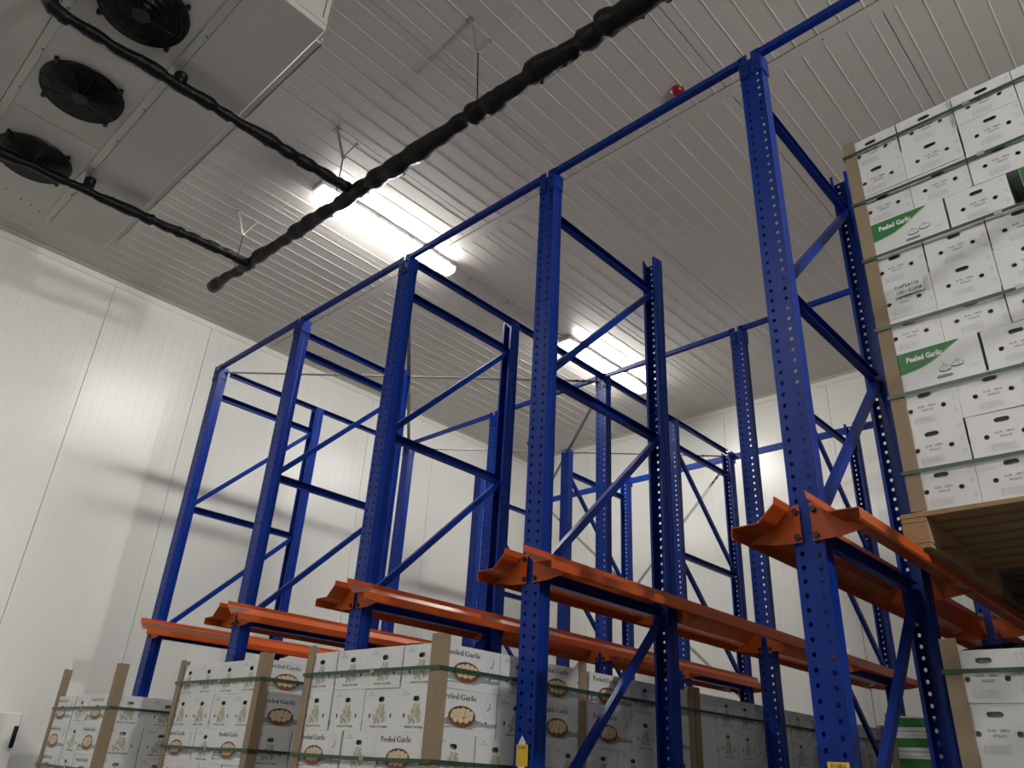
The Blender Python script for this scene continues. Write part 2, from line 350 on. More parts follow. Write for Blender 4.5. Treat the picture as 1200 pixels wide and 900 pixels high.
for i in range(2, len(pts) - 2, 2):
    if rnd.random() < .5:
        c = Vector(pts[i]); r = rr[i]; a = rnd.uniform(-2.6, -.3)
        d = Vector((rnd.uniform(-.3, .3), math.cos(a), math.sin(a))).normalized()
        b0 = c + d * r * .93; sx = Vector((rnd.uniform(.012, .03), 0, 0))
        k.add([b0 - sx, b0 + sx, b0 + d * rnd.uniform(.008, .022) + sx * rnd.uniform(-1, 1), b0 - sx + d * .001 + Vector((0, .004, 0)), b0 + sx + Vector((0, .004, 0))], [(0, 1, 2), (3, 2, 4), (0, 2, 3), (1, 4, 2)], BLACKW)
k.obj('pipe_lagging', t)
k = MB(); k.tube([sub((.46 + d, -.455, 5.477)) for d in (0, .012, .10, .15)], [.042, .058, .060, .054], BLACKW, 18); k.obj('pipe_end_cap', t)
def branch(name, x, yA, zA, zB, r, label, seed):
    t = empty(name, (x, -1.5, 5.38)); o_ = Vector((x, -1.5, 5.38)); s_ = lambda p: tuple(Vector(p) - o_)
    k = MB(); pts, rr = wrapped(s_((x, -.455, zB)), s_((x, yA, zA)), r * 1.1, r, 0, seed, .15); k.tube(pts, rr, BLACKW, 12)
    for i in range(4, len(pts) - 3, 9): k.cyl(Vector(pts[i]) + Vector((0, -.008, 0)), Vector(pts[i]) + Vector((0, .008, 0)), rr[i] * 1.1, BLACKP, 12)
    k.obj('pipe_lagging', t)
    k = MB(); z1 = zA + (zB - zA) * ((-1.80) - yA) / (-.455 - yA)
    k.tube([s_((x, -1.80, z1)), s_((x, -1.80, z1 + .045)), s_((x, -1.80, z1 + .046)), s_((x, -1.80, UZ))], [r * .9, r * .9, r * 1.12, r * 1.12], BLACKP, 14); k.obj('riser', t)
    tag(t, label, 'pipe'); return t, s_
t2, s2 = branch('drain_pipe', 2.665, -2.50, 5.345, 5.41, .037, 'black lagged branch pipe from middle fan of the cooler to the thick pipe', 11)
k = MB(); k.tube([s2((2.665, -2.47, 5.345)), s2((2.665, -2.54, 5.35)), s2((2.665, -2.565, 5.38)), s2((2.665, -2.57, 5.45))], [.038, .044, .046, .040], BLACKP, 14); k.obj('elbow', t2)
branch('drain_pipe', 1.165, -2.90, 5.27, 5.43, .036, 'black lagged branch pipe under the leftmost fan joining the thick pipe near its end', 12)
# pipe hangers
def hanger(x, zp, label, dx=0.0, third=None):
    t = empty('pipe_hanger', (x, -.455, 5.9)); s_ = lambda p: (p[0] - x, p[1] + .455, p[2] - 5.9)
    k = MB(); k.beam(s_((x + .01, -.555, ZC - .004)), s_((x, -.462, 5.895)), .022, .006, ZINC, up=(1, 0, 0)); k.box(s_((x - .02, -.58, ZC - .006)), s_((x + .04, -.54, ZC)), ZINC)
    k.obj('slotted_strut', t)
    k = MB(); k.cyl(s_((x, -.36, ZC - .004)), s_((x, -.455, 5.895)), .0045, ZINC, 6); k.cyl(s_((x, -.36, ZC - .012)), s_((x, -.36, ZC)), .016, ZINC, 12); k.obj('anchor_rod', t)
    k = MB(); k.cyl(s_((x, -.455, 5.885)), s_((x + dx, -.455, zp)), .005, BOLT, 6); k.cyl(s_((x, -.468, 5.893)), s_((x, -.44, 5.893)), .014, ZINC, 10); k.obj('hanging_rod', t)
    if third:
        k = MB(); k.cyl(s_((x - .14, -.40, ZC - .004)), s_((x - .005, -.452, 5.83)), .0035, ZINC, 6); k.cyl(s_((x - .14, -.40, ZC - .01)), s_((x - .14, -.40, ZC)), .012, ZINC, 10); k.obj('anchor_rod', t)
    tag(t, label, 'hanger', 'hangers holding the black pipe')
hanger(.86, 5.46, 'wire hanger with three ceiling anchors nearest the free end of the black pipe', third=True)
hanger(2.42, 5.43, 'thin steel hanger above the lamp holding the black pipe')
hanger(3.945, 5.33, 'steel V hanger at upper middle holding the thick black pipe', dx=.05)
hanger(5.36, 5.27, 'dark hanger at the top edge of the picture on the black pipe')

# ------------------------------------------------------------------ pallet rack
def upright_mesh():
    """C section post, web at y=0 facing -y with two rows of punched holes, flanges to +y"""
    bm = bmesh.new(); W2 = .055; D = .085; H = TOP; pitch = .05; nz = int(H / pitch)
    xs = [-W2, -.043, -.019, .019, .043, W2]
    def quad(*p): bm.faces.new([bm.verts.new(q) for q in p])
    for i in range(nz):
        z0, z1 = i * pitch, (i + 1) * pitch
        for j in range(5):
            a, b = xs[j], xs[j + 1]
            if j in (1, 3):
                cz = (z0 + z1) / 2 + (.012 if j == 1 else 0); cx = (a + b) / 2; rx, rz = .0078, .0095
                R_ = [(cx + rx * math.cos(t_), 0, cz + rz * math.sin(t_)) for t_ in [math.radians(22.5 + 45 * q) for q in range(8)]]
                O = [(b, 0, z1), (a, 0, z1), (a, 0, z0), (b, 0, z0)]
                r_ = [bm.verts.new(q) for q in R_]; o_ = [bm.verts.new(q) for q in O]
                bm.faces.new((r_[0], o_[0], r_[1])); bm.faces.new((r_[1], o_[0], o_[1], r_[2])); bm.faces.new((r_[2], o_[1], r_[3]))
                bm.faces.new((r_[3], o_[1], o_[2], r_[4])); bm.faces.new((r_[4], o_[2], r_[5])); bm.faces.new((r_[5], o_[2], o_[3], r_[6]))
                bm.faces.new((r_[6], o_[3], r_[7])); bm.faces.new((r_[7], o_[3], o_[0], r_[0]))
            else:
                quad((a, 0, z0), (b, 0, z0), (b, 0, z1), (a, 0, z1))
    for s in (-1, 1):
        P = [(s * W2, 0), (s * W2, D * .45), (s * (W2 - .006), D * .55), (s * (W2 - .006), D), (s * (W2 - .022), D)]
        for (a, b), (c, d) in zip(P[:-1], P[1:]): quad((a, b, 0), (c, d, 0), (c, d, nz * pitch), (a, b, nz * pitch))
    bmesh.ops.remove_doubles(bm, verts=bm.verts, dist=1e-5)
    bmesh.ops.recalc_face_normals(bm, faces=bm.faces)
    bmesh.ops.solidify(bm, geom=bm.faces[:], thickness=.0025)
    me = bpy.data.meshes.new('upright_post'); bm.to_mesh(me); bm.free(); me.materials.append(BLUE); me.update(); return me
UP = upright_mesh()
def foot_mesh():
    k = MB(); k.box((-.08, -.04, 0), (.08, .13, .006), BLUE); k.cyl((-.06, -.02, 0), (-.06, -.02, .02), .01, BOLT, 8); k.cyl((.06, .11, 0), (.06, .11, .02), .01, BOLT, 8); return k.mesh('base_plate')
FOOT = foot_mesh()
def cap_mesh():
    k = MB()
    for s in (-1, 1):
        k.box((s * .034 - .024, -.008, TOP - .12), (s * .034 + .024, -.003, TOP + .035), BLUE)
        k.cyl((s * .034, -.018, TOP - .03), (s * .034, -.006, TOP - .03), .009, BOLT, 6); k.cyl((s * .034, -.018, TOP - .095), (s * .034, -.006, TOP - .095), .009, BOLT, 6)
    k.box((-.060, .0, TOP - .105), (-.0552, .08, TOP + .01), BLUE); k.box((.0552, .0, TOP - .105), (.060, .08, TOP + .01), BLUE)
    return k.mesh('top_bracket')
CAP = cap_mesh()
SLEEVE = None
def post(parent, x, y, flip, cap=False, foot=True, name='upright_post'):
    o = link(name, UP, parent, (x, y, 0)); o.rotation_euler = (0, 0, math.pi if flip else 0)
    if foot: link('base_plate', FOOT, o)
    if cap: link('top_bracket', CAP, o)
    return o
HZ = [4.68, 3.56, 2.47, 1.32, .20]
pos_name = ['at the far left', 'second from the left', 'in the middle', 'fourth from the left', 'nearest the camera on the right', 'beyond the right edge']
def frame(i, ya_, yb2, rear):
    x = XS[i]; t = empty('rack_frame', (x, ya_, 0)); L = yb2 - ya_  # upright rack frame: a pair of posts joined by braces
    post(t, 0, 0 - .02, False, cap=not rear); post(t, 0, L + .02, True)
    for z in HZ:
        k = MB(); k.channel((0, .03, z), (0, L - .03, z), .036, .056, .003, BLUE, side=1); k.obj('horizontal_brace', t)
    for j in range(len(HZ) - 1):
        zt, zb = HZ[j] - .02, HZ[j + 1] + .03
        if rear: a, b = (.0, .045, zt), (.0, L - .045, zb)
        else: a, b = (.0, L - .045, zt), (.0, .045, zb)
        k = MB(); k.channel(a, b, .032, .040, .003, BLUE, side=-1)
        for p_ in (a, b): k.cyl((-.022, p_[1], p_[2]), (.022, p_[1], p_[2]), .008, BOLT, 8)
        k.obj('diagonal_brace', t)
    if rear: lab = 'blue rear-row rack frame by the back wall, %s' % pos_name[i]
    else: lab = 'blue front-row rack frame, %s' % pos_name[i]
    tag(t, lab, 'rack frame', 'blue frames of the rear row' if rear else 'blue frames of the front row')
    return t
for i in range(6): frame(i, YS[0], YS[1], False)
for i in range(6): frame(i, YS[3], YS[4], True)
for i in range(6):
    t = empty('rack_post', (XS[i], YS[2], 0)); post(t, 0, -.02, False, cap=True)
    tag(t, 'single blue punched post in the middle row, %s' % pos_name[i], 'rack post', 'single blue posts of the middle row')
bays = ['between the two leftmost front posts', 'from second to middle front post', 'from middle to fourth front post', 'from fourth post to the nearest front post', 'right of the nearest post, running out of the picture']
for i in range(5):
    k = MB(); k.beam((XS[i] + .04, -.01 - .0, TOP + .012), (XS[i + 1] - .04, -.01, TOP + .012), .036, .036, BLUE)
    tag(k.obj('tie_beam'), 'thin blue top tie beam %s' % bays[i], 'tie beam', 'thin tie beams along the front row')
for i in range(5):
    k = MB(); k.beam((XS[i] + .04, YS[2] - .01, TOP + .012), (XS[i + 1] - .04, YS[2] - .01, TOP + .012), .036, .036, BLUE)
    tag(k.obj('tie_beam'), 'thin blue tie beam on the middle row tops, %s bay from the left' % ORD[i], 'tie beam', 'thin tie beams along the middle row')
for i in range(5):
    k = MB(); k.beam((XS[i] + .058, YS[4] - .0, 4.905), (XS[i + 1] - .058, YS[4] - .0, 4.905), .03, .068, BLUE)
    for s, xx in ((1, XS[i] + .058), (-1, XS[i + 1] - .058)): k.box((xx - .003, YS[4] - .05, 4.84), (xx + .003, YS[4] + .045, 4.965), BLUE)
    tag(k.obj('tie_beam'), 'deep dark blue tie beam by the back wall, %s bay from the left' % ORD[i], 'tie beam', 'deep tie beams along the back row')
def ytie(x, a, b, z, label):
    k = MB(); k.channel((x, a, z), (x, b, z), .036, .045, .003, BLUE, side=1); tag(k.obj('tie_beam'), label, 'tie beam')
ytie(XS[0] + .03, .10, YS[2] - .04, TOP - .02, 'blue top beam running back from the leftmost front post')
ytie(XS[1], .08, YS[1] - .04, 4.86, 'blue top beam running back from the second front post')
ytie(XS[2] + .012, .09, YS[4] - .04, TOP + .01, 'long blue top beam running back from the middle front post to the back wall')
# flat rod bracing with turnbuckles
def rod(p, q, tb, label):
    p, q = Vector(p), Vector(q); d = (q - p).normalized(); k = MB()
    k.beam(p, q, .034, .004, ZINC, up=(0, 0, 1) if abs(d.z) < .3 else (0, 1, 0))
    t = empty('bracing_rod', tuple(p)); k.v = [tuple(Vector(v) - p) for v in k.v]; k.obj('flat_bar', t)
    c = (q - p) * tb; k = MB(); k.cyl(c - d * .10, c + d * .10, .007, BOLT, 8); k.cyl(c - d * .045, c - d * .02, .014, BOLT, 8); k.cyl(c + d * .02, c + d * .045, .014, BOLT, 8)
    k.obj('turnbuckle', t); tag(t, label, 'bracing rod')
zb = TOP - .03
rod((XS[0] + .05, .03, zb), (XS[2] - .03, YS[2] - .03, zb), .955, 'grey bracing rod from leftmost front post top to the middle row post with turnbuckle')
rod((XS[2] - .02, .04, zb - .02), (XS[0] + .05, YS[2] - .03, zb - .02), .95, 'grey bracing rod crossing behind the middle front post top')
rod((XS[0] + .05, YS[2] + .05, zb), (XS[2] - .04, YS[4] - .06, zb), .93, 'grey bracing rod from the leftmost middle-row post towards the back row')
rod((XS[2] - .03, YS[2] + .05, zb - .02), (XS[0] + .05, YS[4] - .05, zb - .02), .05, 'steep grey bracing rod dropping left from the middle row post top')
rod((XS[0] + .05, YS[4] + .03, 4.86), (XS[2] - .05, YS[4] + .03, 2.36), .12, 'grey bracing rod on the back row falling to the right')
rod((XS[2] - .05, YS[4] + .045, 4.86), (XS[0] + .05, YS[4] + .045, 2.20), .06, 'grey bracing rod on the back row falling to the left')

# orange pallet rails
def rail_prof(s):
    T = .003
    out = [(.060, RZ + .092), (.064, RZ + .066), (.132, RZ + .003), (.238, RZ + .000), (.240, RZ - .040), (.232, RZ - .046)]
    inn = [(.232, RZ - .043), (.2365, RZ - .038), (.2345, RZ - .0035), (.1305, RZ - .0005), (.061, RZ + .063), (.057, RZ + .091)]
    return [(s * a, b) for a, b in out + inn]
def rail(i, s, label):
    x = XS[i]; t = empty('pallet_rail', (x, -.15, RZ)); y1 = 5.02
    prof = rail_prof(s); n = len(prof); V = []
    ends = [(0, 0), (y1, 0)]
    k = MB()
    for y, _ in ends: V += [(a, y, b - RZ) for a, b in prof]
    F = [(j, (j + 1) % n, n + (j + 1) % n, n + j) for j in range(n)]
    F += [(j, j + 1, n - 2 - j, n - 1 - j) for j in range(n // 2 - 1)] + [(n + j, n + n - 1 - j, n + n - 2 - j, n + j + 1) for j in range(n // 2 - 1)]
    k.add(V, F, ORANGE); k.obj('rail_profile', t)
    for y in YS:
        f_ = y in (YS[1], YS[4]); yy = y + .15 + (.028 if f_ else -.032)
        pts = [(s * .020, .085), (s * .020, -.060), (s * .120, -.056), (s * .232, -.036), (s * .132, .000), (s * .062, .062), (s * .045, .082)]
        k = MB(); k.prism(pts, yy, yy + .004, ORANGE); k.obj('support_bracket', t)
        k = MB(); sg = 1 if f_ else -1
        for zz in (.058, -.040): k.cyl((s * .034, yy + sg * .002, zz), (s * .034, yy + sg * .012 , zz), .0125, BOLT, 6, smooth=False)
        k.obj('bolt', t)
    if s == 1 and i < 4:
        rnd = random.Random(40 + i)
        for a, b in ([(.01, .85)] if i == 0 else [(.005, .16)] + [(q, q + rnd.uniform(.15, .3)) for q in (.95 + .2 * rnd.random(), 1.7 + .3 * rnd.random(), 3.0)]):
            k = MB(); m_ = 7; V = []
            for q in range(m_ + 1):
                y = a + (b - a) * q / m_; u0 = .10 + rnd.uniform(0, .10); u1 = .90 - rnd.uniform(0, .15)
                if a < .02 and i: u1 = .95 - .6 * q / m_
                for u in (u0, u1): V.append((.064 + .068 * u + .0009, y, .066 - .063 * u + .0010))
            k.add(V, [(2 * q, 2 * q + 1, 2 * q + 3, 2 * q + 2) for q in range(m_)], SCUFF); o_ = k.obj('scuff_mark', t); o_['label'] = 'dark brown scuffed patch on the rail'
    tag(t, label, 'pallet rail', 'orange rails along the lanes'); return t
for i in range(5): rail(i, 1, 'orange pallet rail on the right side of the %s front post' % ['leftmost', 'second', 'middle', 'fourth', 'nearest'][i])
for i in range(1, 6): rail(i, -1, 'orange pallet rail on the left side of the %s front post' % ['', 'second', 'middle', 'fourth', 'nearest', 'out-of-view right'][i])

# stickers on two posts
def text_bm(txt, size, bold=0.0, sx=1.0, align='CENTER'):
    cu = bpy.data.curves.new('t', 'FONT'); cu.body = txt; cu.size = size; cu.offset = bold; cu.align_x = align; cu.align_y = 'CENTER'; cu.resolution_u = 2
    o = bpy.data.objects.new('t', cu); C.objects.link(o)
    dg = bpy.context.evaluated_depsgraph_get(); me = bpy.data.meshes.new_from_object(o.evaluated_get(dg))
    V = [(v.co.x * sx, v.co.y) for v in me.vertices]; F = [list(p.vertices) for p in me.polygons]
    bpy.data.objects.remove(o); bpy.data.curves.remove(cu); bpy.data.meshes.remove(me); return V, F
def sticker(x, w0, w1, z0, z1, txt, label):
    t = empty('rack_label', (x, -.0235, (z0 + z1) / 2)); zc = (z0 + z1) / 2
    k = MB(); k.box((w0, -.001, z0 - zc), (w1, 0, z1 - zc), YELLOW); k.obj('sticker', t)
    V, F = text_bm(txt, .016, .0004); k = MB(); k.add([(a + (w0 + w1) / 2, -.0015, b + (z1 - zc) - .012) for a, b in V], F, INK); k.obj('printed_lettering', t)
    tag(t, label, 'label'); return t
sticker(XS[4], -.030, .042, 1.60, 1.705, '01-08-2', 'yellow label with small code on the nearest blue post')
t = sticker(XS[3], -.042, .026, 1.643, 1.728, '01-08-1', 'yellow label over white arrow on the fourth blue post')
k = MB(); k.prism([(-.028, -.30), (.008, -.30), (.010, .048), (.012, .05), (-.010, .080), (-.032, .05), (-.030, .048)], -.0008, -.0001, WHITES)
k.obj('white_arrow_sticker', t)

# ------------------------------------------------------------------ cartons
BL, BW, BH = .366, .246, .1775
def face_with_holes(k, w_, h_, holes, place, M):
    """w_ x h_ face centred in u, from v=0; holes = list of loops of (u,v)"""
    bm = bmesh.new(); loops = [[(-w_ / 2, 0), (w_ / 2, 0), (w_ / 2, h_), (-w_ / 2, h_)]] + holes; ed = []
    for L in loops:
        vv = [bm.verts.new((a, b, 0)) for a, b in L]
        for i in range(len(vv)): ed.append(bm.edges.new((vv[i], vv[(i + 1) % len(vv)])))
    bmesh.ops.triangle_fill(bm, use_beauty=True, use_dissolve=False, edges=ed)
    bm.verts.index_update()
    k.add([place(v.co.x, v.co.y, 0) for v in bm.verts], [[v.index for v in f.verts] for f in bm.faces], M); bm.free()
    for L in holes:
        n = len(L); V = [place(a, b, 0) for a, b in L] + [place(a, b, -.004) for a, b in L]
        k.add(V, [(i, (i + 1) % n, n + (i + 1) % n, n + i) for i in range(n)], CARTON_IN)
def circ(u, v, ru, rv, n=10): return [(u + ru * math.cos(2 * math.pi * q / n), v + rv * math.sin(2 * math.pi * q / n)) for q in range(n)]
def slot(u, v, a, r): return [(u + s * (a - r) + r * math.cos(t_), v + r * math.sin(t_)) for s, t_ in [(1, math.radians(q)) for q in (-90, -45, 0, 45, 90)] + [(-1, math.radians(q)) for q in (90, 135, 180, 225, 270)]]
PL = {'-y': lambda u, v, d: (u, -BW / 2 - d, v), '+y': lambda u, v, d: (-u, BW / 2 + d, v), '+x': lambda u, v, d: (BL / 2 + d, u, v), '-x': lambda u, v, d: (-BL / 2 - d, -u, v)}
def carton_body(end_holes, side_holes, name):
    k = MB()
    for f in ('-y', '+y'): face_with_holes(k, BL, BH, side_holes, PL[f], CARTON)
    for f in ('-x', '+x'): face_with_holes(k, BW, BH, end_holes, PL[f], CARTON)
    x, y = BL / 2, BW / 2
    k.add([(-x, -y, 0), (x, -y, 0), (x, y, 0), (-x, y, 0)], [(3, 2, 1, 0)], CARTON)
    k.add([(-x, -y, BH), (x, -y, BH), (x, -.001, BH), (-x, -.001, BH), (-x, .001, BH), (x, .001, BH), (x, y, BH), (-x, y, BH)], [(0, 1, 2, 3), (4, 5, 6, 7)], CARTON)
    k.box((-x + .02, -y + .02, .004), (x - .02, y - .02, BH - .02), BAG)
    me = bpy.data.meshes.new(name); me.from_pydata(k.v, [], k.f)
    for M in k.mats: me.materials.append(M)
    me.polygons.foreach_set('material_index', k.mi); me.update(); return me
# --- drawing helpers on a face
def dpoly(k, pl, pts, M, d=.0006):
    n = len(pts); cx = sum(p[0] for p in pts) / n; cy = sum(p[1] for p in pts) / n
    k.add([pl(a, b, d) for a, b in pts], [tuple(range(n))], M)
def dtext(k, pl, txt, u, v, size, M, bold=0.0, sx=1.0, d=.0008, align='CENTER', shear=0.0):
    V, F = text_bm(txt, size, bold, sx, align); k.add([pl(a + u + shear * b, b + v, d) for a, b in V], F, M)
def dline(k, pl, pts, w_, M, d=.0008):
    for (a, b), (c, e) in zip(pts[:-1], pts[1:]):
        L = math.hypot(c - a, e - b) or 1; nx, ny = -(e - b) / L * w_ / 2, (c - a) / L * w_ / 2
        k.add([pl(a + nx, b + ny, d), pl(c + nx, e + ny, d), pl(c - nx, e - ny, d), pl(a - nx, b - ny, d)], [(0, 1, 2, 3)], M)
# condensed serif letters, drawn as thick and thin strokes
def arc(cx, cy, rx, ry, a0, a1, tv, th, n=14):
    Q = []; P = []
    for i in range(n + 1):
        a = math.radians(a0 + (a1 - a0) * i / n); t_ = th + (tv - th) * abs(math.cos(a)) ** 1.3; c, s = math.cos(a), math.sin(a)
        P.append(((cx + rx * c, cy + ry * s), (cx + (rx - t_) * c, cy + (ry - min(t_, ry * .8)) * s)))
    for p, q in zip(P[:-1], P[1:]): Q.append([p[0], q[0], q[1], p[1]])
    return Q
def rc(a, b, c, d): return [[(a, b), (c, b), (c, d), (a, d)]]
TH, TV = .065, .195
GL = {
 'P': (rc(.09, 0, .26, 1) + rc(0, 0, .36, .05) + rc(0, .95, .3, 1) + arc(.26, .72, .34, .28, -90, 90, TV, TH), .66),
 'e': (arc(.26, .32, .26, .34, 8, 318, TV * .95, TH) + rc(.10, .33, .50, .385), .58),
 'l': (rc(.07, 0, .23, 1.03) + rc(0, 0, .30, .045) + rc(0, .985, .10, 1.03), .33),
 'd': (arc(.25, .31, .25, .33, 40, 320, TV * .95, TH) + rc(.36, 0, .52, 1.03) + rc(.28, .985, .38, 1.03) + rc(.5, 0, .58, .045), .62),
 'G': (arc(.44, .5, .44, .52, 42, 318, TV * 1.1, TH) + rc(.66, .05, .82, .44) + rc(.54, .42, .92, .47) + rc(.74, .68, .79, 1.0), .98),
 'a': (arc(.22, .17, .22, .19, 40, 320, TV * .9, TH) + rc(.33, .0, .49, .48) + arc(.26, .46, .23, .20, 0, 165, TV, TH) + rc(.48, 0, .56, .045), .60),
 'r': (rc(.07, 0, .23, .63) + rc(0, 0, .32, .045) + rc(0, .585, .1, .63) + arc(.33, .44, .17, .21, 35, 150, TV * .8, TH) + arc(.43, .53, .07, .07, 0, 360, .07, .07, 8), .50),
 'i': (rc(.07, 0, .23, .63) + rc(0, 0, .30, .045) + rc(0, .585, .1, .63) + arc(.15, .86, .09, .10, 0, 360, .09, .09, 8), .33),
 'c': (arc(.26, .32, .26, .34, 38, 318, TV * .95, TH) + arc(.41, .51, .07, .07, 0, 360, .07, .07, 8), .54),
 ' ': ([], .30)}
def serif(k, pl, txt, u, v, h_, width, M):
    tot = sum(GL[c][1] for c in txt); sx = width / tot; x = 0
    for c in txt:
        for q in GL[c][0]: k.add([pl(u + (x + a) * sx, v + b * h_, .0008) for a, b in q], [(0, 1, 2, 3)], M)
        x += GL[c][1]
def blob(cx, cy, rx, ry, rnd, n=10, j=.15, rot=0):
    P = []
    for q in range(n):
        a = 2 * math.pi * q / n; r = 1 + rnd.uniform(-j, j); x, y = rx * r * math.cos(a), ry * r * math.sin(a)
        P.append((cx + x * math.cos(rot) - y * math.sin(rot), cy + x * math.sin(rot) + y * math.cos(rot)))
    return P
def print_bowl_carton():
    L = MB(); A = MB(); h = BH; rnd = random.Random(21)
    for f in ('-y', '+y'):
        pl = PL[f]; U = lambda t_: (t_ - .5) * BL
        serif(L, pl, 'Peeled Garlic', U(.085), h * .775, h * .125, BL * .575, INK)
        dpoly(A, pl, [(U(.002), h * .12), (U(.3), h * .15), (U(.55), h * .13), (U(.78), h * .20), (U(.998), h * .22), (U(.998), h * .31), (U(.85), h * .29), (U(.7), h * .345), (U(.45), h * .30), (U(.2), h * .36), (U(.1), h * .29), (U(.002), h * .25)], CLOTH, .0003)
        dpoly(A, pl, [(U(.60), h * .17), (U(.70), h * .205), (U(.82), h * .22), (U(.78), h * .18), (U(.70), h * .155)], INKW, .0005)
        dpoly(A, pl, [(U(.02), h * .2), (U(.14), h * .22), (U(.28), h * .18), (U(.12), h * .165)], INKW, .0005)
        cx, cy = U(.43), h * .42
        dpoly(A, pl, [(cx + .092 * math.cos(a), cy - h * .10 + h * .14 * math.sin(a)) for a in [2 * math.pi * q / 20 for q in range(20)]], INKG, .0006)
        dpoly(A, pl, [(cx + .080 * math.cos(a), cy + (h * .225 * math.sin(a) if math.sin(a) > 0 else h * .265 * math.sin(a))) for a in [2 * math.pi * q / 24 for q in range(24)]], BOWL, .0009)
        dpoly(A, pl, [(cx + .074 * math.cos(a), cy + h * .01 + h * .19 * math.sin(a)) for a in [2 * math.pi * q / 24 for q in range(24)]], BOWL2, .0011)
        for i, (dx, dy) in enumerate([(-.046, .06), (-.024, .09), (.004, .11), (.03, .09), (.052, .05), (-.052, -.01), (-.026, .0), (0, .02), (.03, .0), (.05, -.03), (-.038, -.08), (-.008, -.09), (.024, -.085)]):
            r_ = rnd.uniform(0, 1.5)
            dpoly(A, pl, blob(cx + dx, cy + h * dy * 1.05, .0165, h * .075, rnd, 10, .12, 0), CLOVE2, .0013 + i * .00006)
            dpoly(A, pl, blob(cx + dx + .001, cy + h * dy * 1.05 + .0012, .0145, h * .064, rnd, 10, .12, 0), CLOVE, .00135 + i * .00006)
        # little line drawing at the right: a plain puffy hat above loose strokes
        c0 = U(.845); ccc = [(c0 - .010, h * .80), (c0 - .016, h * .86), (c0 - .008, h * .90), (c0, h * .92), (c0 + .010, h * .90), (c0 + .016, h * .86), (c0 + .011, h * .80), (c0 - .010, h * .80)]
        dline(L, pl, ccc, .0011, INKG)
        dline(L, pl, [(c0 - .010, h * .77), (c0 - .012, h * .70), (c0 - .004, h * .64), (c0 + .006, h * .63)], .0011, INKG)
        dline(L, pl, [(c0 + .012, h * .77), (c0 + .013, h * .68), (c0 + .004, h * .60), (c0 - .004, h * .60)], .004, INK)
        dline(L, pl, [(c0 - .018, h * .60), (c0 - .018, h * .46), (c0 - .010, h * .42), (c0 + .014, h * .46), (c0 + .016, h * .58)], .0011, INKG)
    for f in ('-x', '+x'):
        pl = PL[f]; U = lambda t_: (t_ - .5) * BW
        dtext(L, pl, 'NET:', U(.20), h * .90, .010, INKG); dtext(L, pl, '10KG FRESH', U(.20), h * .84, .010, INKG)
        dtext(L, pl, 'PRODUCT OF CHINA', U(.5), h * .105, .0125, INK, .0002)
        for q in range(6): dline(L, pl, [(U(.95) + .003, h * (.85 - .13 * q)), (U(.95) - .003, h * (.80 - .13 * q))], .0012, INKG)
        r2 = random.Random(31)
        for i in range(52):
            v = r2.uniform(0, 1); wmax = .042 * (1.0 if v < .45 else 1 - (v - .45) * 1.1); uu = r2.uniform(-wmax, wmax)
            dpoly(A, pl, blob(uu, h * (.20 + .40 * v), .010, .0075, r2, 7, .2, r2.uniform(0, 3)), PILE if i % 3 else PILE2, .0005 + i * .00001)
    return [('printed_lettering', L.mesh('lettering')), ('printed_picture', A.mesh('picture'))]
def garlic_line(k, pl, cx, cy, s):
    out = [(0, 1.0), (.10, .62), (.32, .42), (.72, .22), (.92, -.12), (.78, -.45), (.35, -.62), (-.1, -.66), (-.55, -.56), (-.9, -.2), (-.78, .15), (-.4, .38), (-.18, .55), (-.10, .95), (0, 1.0)]
    dpoly(k, pl, [(cx + a * s, cy + b * s * .8) for a, b in out[:-1]], INKW, .0006)
    dline(k, pl, [(cx + a * s, cy + b * s * .8) for a, b in out], s * .07, INK)
    dline(k, pl, [(cx + a * s, cy + b * s * .8) for a, b in [(-.85, -.35), (-.5, -.6), (0, -.68), (.4, -.62), (.8, -.42)]], s * .2, INK)
    for q in [[(.0, .5), (-.35, .0), (-.3, -.5)], [(.05, .5), (.3, .1), (.22, -.55)], [(0, .5), (-.02, .1), (-.05, -.3)]]: dline(k, pl, [(cx + a * s, cy + b * s * .8) for a, b in q], s * .05, INKG)
